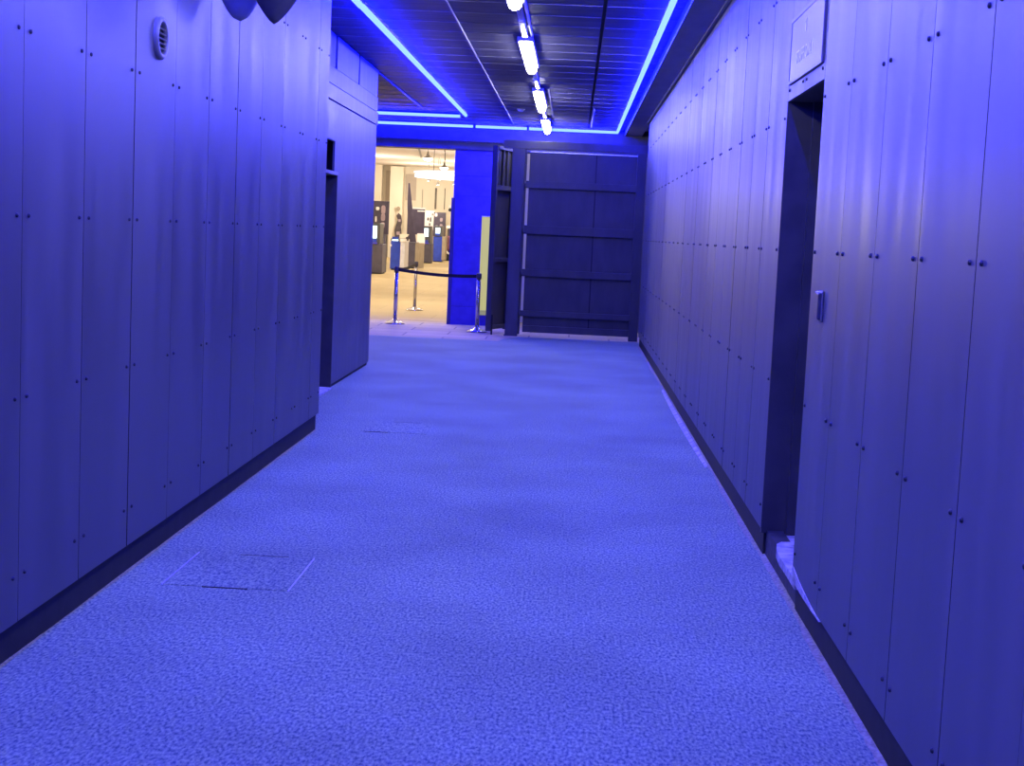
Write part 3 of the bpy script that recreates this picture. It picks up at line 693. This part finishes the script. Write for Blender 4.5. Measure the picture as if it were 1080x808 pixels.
# game machines
def machine(x0, x1, y, d, h_body, h_top, body, label, ledge=True, side=None, screen=(0.1, 0.7), sz=(1.2, 1.56)):
    o = empty('game_machine', ((x0 + x1) / 2, y + d / 2, 0), label, 'game machine', 'game machines along the hall')
    w = x1 - x0
    MB().box(x0, x1, y, y + d, 0.04, h_body, bev=0.012).build('body', M[body], o)
    MB().box(x0 + 0.03, x1 - 0.03, y + 0.03, y + d - 0.03, -0.002, 0.045).build('kickplate', M['black'], o)
    if side: MB().box(x1 - 0.02, x1 + 0.14, y - 0.03, y + d * 0.8, 0.10, h_body + 0.02, bev=0.01).build('side_fin', M[side], o)
    if ledge: MB().box(x0 - 0.01, x1 - w * 0.25, y - 0.10, y + 0.1, h_body, h_body + 0.05, bev=0.01).build('control_ledge', M['ledge_blue'], o)
    sx0, sx1 = x0 + w * screen[0], x0 + w * screen[1]
    hd = MB().box(sx0 - 0.05, sx1 + 0.10, y + 0.08, y + d, h_body + 0.002, h_top, bev=0.02).build('head', M['plastic_dark'], o)
    MB().box(sx0, sx1, y + 0.06, y + 0.085, sz[0], sz[1], bev=0.006).build('screen', M['screen_glow'], o)
    MB().box(sx0, sx1, y + 0.05, y + 0.082, h_body + 0.06, h_body + 0.16, bev=0.006).build('button_panel', M['cab_blue'], o)
    return o
machine(-7.0, -6.24, 48.0, 1.0, 0.98, 1.66, 'cab_dark', 'grey game machine with glowing screen, cut off by the set-back wall', screen=(0.40, 0.72), sz=(1.16, 1.57))
o = machine(-6.66, -6.28, 53.5, 1.6, 1.05, 1.15, 'cab_blue', 'blue game machine with a silver front edge, next to the cut-off one', ledge=False, side='cab_silver', sz=(1.06, 1.12))
MB().box(-6.32, -6.10, 53.4, 53.7, 1.03, 1.14, bev=0.01).build('white_lip', M['mark_white'], o)
MB().box(-6.70, -6.62, 53.35, 53.5, 0.85, 0.93, bev=0.01).build('lamp_button', M['mark_white'], o)
machine(-6.92, -6.42, 66.5, 1.0, 0.88, 1.68, 'cab_dark', 'grey game machine with glowing screen right of the low counter', screen=(0.15, 0.66), sz=(1.20, 1.58))
machine(-6.68, -6.24, 70.0, 1.2, 1.20, 1.72, 'cab_blue', 'blue game machine with glowing screen, beside the riding game', ledge=False, side='cab_beige', screen=(0.18, 0.68), sz=(1.28, 1.63))
# low counter
ct = empty('counter', (-6.2, 57.5, 0), 'low dark counter with a beige end in the hall', 'counter')
MB().box(-6.60, -6.08, 56.5, 57.6, 0.03, 0.985, bev=0.01).build('front', M['cab_dark'], ct)
MB().box(-6.56, -6.12, 56.55, 57.55, -0.002, 0.035).build('kickplate', M['black'], ct)
MB().prism([(-6.078, 56.52), (-5.84, 57.6), (-6.078, 57.6)], -0.002, 0.985).build('end_panel', M['cab_beige'], ct)
MB().box(-6.62, -6.06, 56.45, 57.65, 0.985, 1.01, bev=0.005).build('worktop', M['cab_dark'], ct)
# leaning feather flag behind the counter
fl = empty('feather_flag', (-6.3, 58.2, 0), 'tall dark tapering flag leaning above the low counter', 'flag')
Tf = Matrix(((1, 0, 0, 0), (0, 0, 1, 0), (0, 1, 0, 0), (0, 0, 0, 1)))
MB().prism([(-6.65, 3.32), (-6.59, 3.32), (-6.46, 2.4), (-6.35, 1.6), (-6.24, 0.95), (-6.50, 0.95), (-6.60, 1.6), (-6.66, 2.5)], 58.35, 58.365, mat=Tf).build('cloth', M['sign_dark'], fl)
MB().tube([(-6.29, 58.38, 0.0), (-6.33, 58.38, 1.1), (-6.46, 58.38, 2.3), (-6.605, 58.38, 3.32)], [0.018, 0.016, 0.012, 0.008], seg=8).build('pole', M['cab_dark'], fl)
MB().lathe([(0.0, 0), (0.2, 0), (0.2, 0.02), (0.03, 0.05), (0.0, 0.05)], origin=(-6.29, 58.38, -0.002), seg=20).build('base', M['black'], fl)
# big dark screen on legs
sc = empty('display_screen', (-6.4, 60, 0), 'wide dark display screen standing behind the low counter', 'screen')
MB().box(-6.86, -6.15, 60.3, 60.4, 1.30, 2.34, bev=0.01).build('panel', M['sign_dark'], sc)
MB().box(-6.90, -6.12, 60.28, 60.42, 2.34, 2.40, bev=0.006).build('top_rail', M['plastic_pale'], sc)
MB().box(-6.45, -6.15, 60.27, 60.3, 2.24, 2.28).build('light_strip', M['mark_white'], sc)
for xx in (-6.80, -6.22): MB().box(xx - 0.03, xx + 0.03, 60.32, 60.38, -0.002, 1.30).build('leg', M['plastic_dark'], sc)
MB().box(-6.42, -6.1, 60.2, 60.28, 0.9, 1.35, bev=0.01).build('white_leaflet', M['mark_white'], sc)
# boards and printed panels
def stand_board(name, x0, x1, y, z0, z1, mat, label, cat, marks):
    o = empty(name, ((x0 + x1) / 2, y, 0), label, cat)
    MB().box(x0, x1, y, y + 0.06, z0, z1, bev=0.006).build('panel', mat, o)
    for xx in (x0 + 0.06, x1 - 0.06): MB().box(xx - 0.02, xx + 0.02, y + 0.03, y + 0.07, -0.002, z0 + 0.02).build('leg', M['plastic_dark'], o)
    for (a, c, e, f, mm) in marks:
            b = MB(); n = 10; poly = [((a + c) / 2 + (c - a) / 2 * math.copysign(abs(math.cos(2 * PI * k / n)) ** .6, math.cos(2 * PI * k / n)),
                             (e + f) / 2 + (f - e) / 2 * math.copysign(abs(math.sin(2 * PI * k / n)) ** .6, math.sin(2 * PI * k / n))) for k in range(n)]
            b.prism(poly, y - 0.006, y + 0.004, mat=Tf)
            b.build('printed_mark', M[mm], o)
    return o
stand_board('information_board', -7.0, -6.345, 50.2, 1.3, 2.42, M['sign_dark'], 'dark board with pinkish print above the cut-off game machine', 'board',
            [(-6.62, -6.47, 1.98, 2.28, 'mark_pink'), (-6.62, -6.47, 1.74, 2.0, 'mark_pink'), (-6.62, -6.48, 1.50, 1.70, 'mark_pink'), (-6.80, -6.68, 2.10, 2.22, 'mark_white'), (-6.82, -6.76, 1.70, 1.9, 'mark_white')])
stand_board('information_board', -7.20, -6.58, 75.2, 1.2, 2.42, M['sign_dark'], 'dark board with pale marks above the far blue machine', 'board',
            [(-6.88, -6.74, 1.95, 2.15, 'mark_pink'), (-6.88, -6.74, 1.62, 1.84, 'mark_pink'), (-7.16, -7.02, 2.2, 2.38, 'mark_white'), (-7.12, -6.95, 1.60, 1.75, 'mark_white')])
stand_board('picture_panel', -7.78, -7.22, 75.6, 1.5, 2.50, M['mark_white'], 'pale picture panel with small dark blots beside the dark screen', 'picture',
            [(-7.58, -7.48, 1.98, 2.14, 'mark_dark'), (-7.44, -7.36, 1.92, 2.16, 'mark_dark'), (-7.48, -7.40, 1.72, 1.86, 'mark_dark'), (-7.34, -7.28, 2.25, 2.35, 'mark_dark')])
stand_board('picture_panel', -6.95, -6.50, 58.6, 0.95, 1.30, M['hall_pier'], 'low pale panel with dark blots above the counter', 'picture',
            [(-6.40 - .3, -6.28 - .3, 1.02, 1.2, 'mark_dark'), (-6.62, -6.54, 1.1, 1.26, 'mark_dark')])
# tall dark abstract figure panel on the pier
fg = empty('figure_cutout', (-9.1, 75.9, 0), 'narrow dark cut-out figure against the pale hall pier', 'cut-out')
MB().prism([(-9.26, 0.0), (-8.90, 0.0), (-8.88, 1.0), (-8.92, 1.45), (-8.95, 1.6), (-8.90, 1.85), (-8.96, 2.2), (-9.10, 2.3), (-9.2, 2.15), (-9.12, 1.95), (-9.2, 1.7), (-9.28, 1.4), (-9.24, 1.0)], 75.85, 75.88, mat=Tf).build('cutout', M['mark_dark'], fg)
b = MB(); b.prism([(-9.12 + .1 * math.cos(2 * PI * k / 12), 2.52 + .12 * math.sin(2 * PI * k / 12)) for k in range(12)], 75.85, 75.88, mat=Tf); b.box(-9.13, -9.11, 75.855, 75.875, 2.25, 2.42); b.build('top_disc', M['cab_beige'], fg)
b = MB(); b.box(-9.1, -8.97, 75.83, 75.85, 1.85, 1.98); b.box(-9.16, -9.0, 75.83, 75.85, 1.18, 1.35); b.build('pale_patch', M['mark_pink'], fg)
# thin post with a lamp left of the blue machine
po = empty('bollard_post', (-6.72, 52.0, 0), 'slim dark post left of the blue game machine', 'post')
MB().box(-6.76, -6.66, 51.95, 52.05, -0.002, 1.5, bev=0.006).build('shaft', M['cab_dark'], po)
MB().box(-6.74, -6.68, 51.94, 52.06, 1.5, 1.62, bev=0.01).build('cap', M['mark_white'], po)
# riding game
rg = empty('riding_game', (-6.3, 72.5, 0), 'maroon riding game with a white wheel guard, next to the blue pillar', 'game machine')
MB().box(-6.42, -6.0, 73.0, 74.2, 0.02, 0.35, bev=0.03).build('base', M['black'], rg)
MB().box(-6.40, -6.08, 73.3, 73.9, 0.5, 1.25, bev=0.08).build('seat_body', M['maroon'], rg)
MB().tube([(-6.40, 72.95, 0.85), (-6.36, 72.95, 0.60), (-6.24, 72.95, 0.42), (-6.05, 72.95, 0.34)], 0.05, seg=8).build('wheel_guard', M['mark_white'], rg)
MB().box(-6.36, -6.02, 74.0, 74.15, 0.35, 1.62, bev=0.03).build('display', M['sign_dark'], rg)
MB().box(-6.42, -5.98, 73.9, 74.2, 1.62, 1.76, bev=0.02).build('marquee', M['mark_white'], rg)
# wall camera on the far wall
wc = empty('wall_camera', (-6.5, 76.9, 2.6), 'small dark camera on the hall wall near the blue pillar', 'camera')
MB().tube([(-6.52, 76.98, 2.62), (-6.52, 76.7, 2.58)], 0.08, seg=12).build('body', M['black'], wc)
MB().box(-6.6, -6.44, 76.9, 77.0, 2.66, 2.84, bev=0.01).build('mount', M['mark_white'], wc)

# ------------------------------------------------------------------ lights of the hall: under the pendants, plus added unseen ones
def point(x, y, z, p, r=0.25, c=(1.0, 0.88, 0.70)):
    l = bpy.data.lights.new('hall_lamp_and_fill', 'POINT'); l.energy = p; l.color = c; l.shadow_soft_size = r
    o = bpy.data.objects.new('hall_lamp_and_fill', l); COL.objects.link(o); o.location = (x, y, z)
point(-2.9, 26.3, 3.25, 170.0)  # added unseen light that spills warmth through the opening onto the paving
for (x, y) in ((-7.5, 31), (-3.5, 30), (-2.5, 38), (-9.0, 42), (-4.98, 43), (-1.5, 48), (-9.2, 55), (-5.07, 50), (-5.22, 58), (-1.5, 60), (-9.0, 67), (-5.0, 69), (-7.5, 73)):  # some sit under the pendants, the others are added without any fitting
    point(x, y, 3.3, 320.0 if y < 43 else 210.0 if y < 45 else 330.0)

# ------------------------------------------------------------------ world, camera, view
w = bpy.data.worlds.new('World'); S.world = w; w.use_nodes = True
w.node_tree.nodes['Background'].inputs[0].default_value = (0.0, 0.0, 0.0, 1)
w.node_tree.nodes['Background'].inputs[1].default_value = 0.0
cam = bpy.data.cameras.new('camera'); co = bpy.data.objects.new('camera', cam); COL.objects.link(co)
cam.sensor_fit = 'HORIZONTAL'; cam.sensor_width = 36.0; cam.lens = 36.0 * 1545.0 / 1080.0
cam.clip_start = 0.05; cam.clip_end = 200
pitch, yaw, roll = -0.10181, -0.0374, 0.04553
fw = Vector((math.sin(yaw) * math.cos(pitch), math.cos(yaw) * math.cos(pitch), math.sin(pitch)))
rt = Vector((math.cos(yaw), -math.sin(yaw), 0)); up = rt.cross(fw)
r_ = math.cos(roll) * rt + math.sin(roll) * up; u_ = -math.sin(roll) * rt + math.cos(roll) * up
co.matrix_world = Matrix(((r_.x, u_.x, -fw.x, 0), (r_.y, u_.y, -fw.y, 0), (r_.z, u_.z, -fw.z, 1.53), (0, 0, 0, 1)))
S.camera = co
S.view_settings.view_transform = 'Standard'; S.view_settings.look = 'None'
S.view_settings.gamma = 1.0; S.view_settings.use_curve_mapping = False
S.view_settings.exposure = 0.0
S.cycles.use_denoising = True
S.cycles.use_light_tree = True
S.cycles.max_bounces = 8; S.cycles.diffuse_bounces = 5; S.cycles.glossy_bounces = 4
S.cycles.sample_clamp_indirect = 20.0
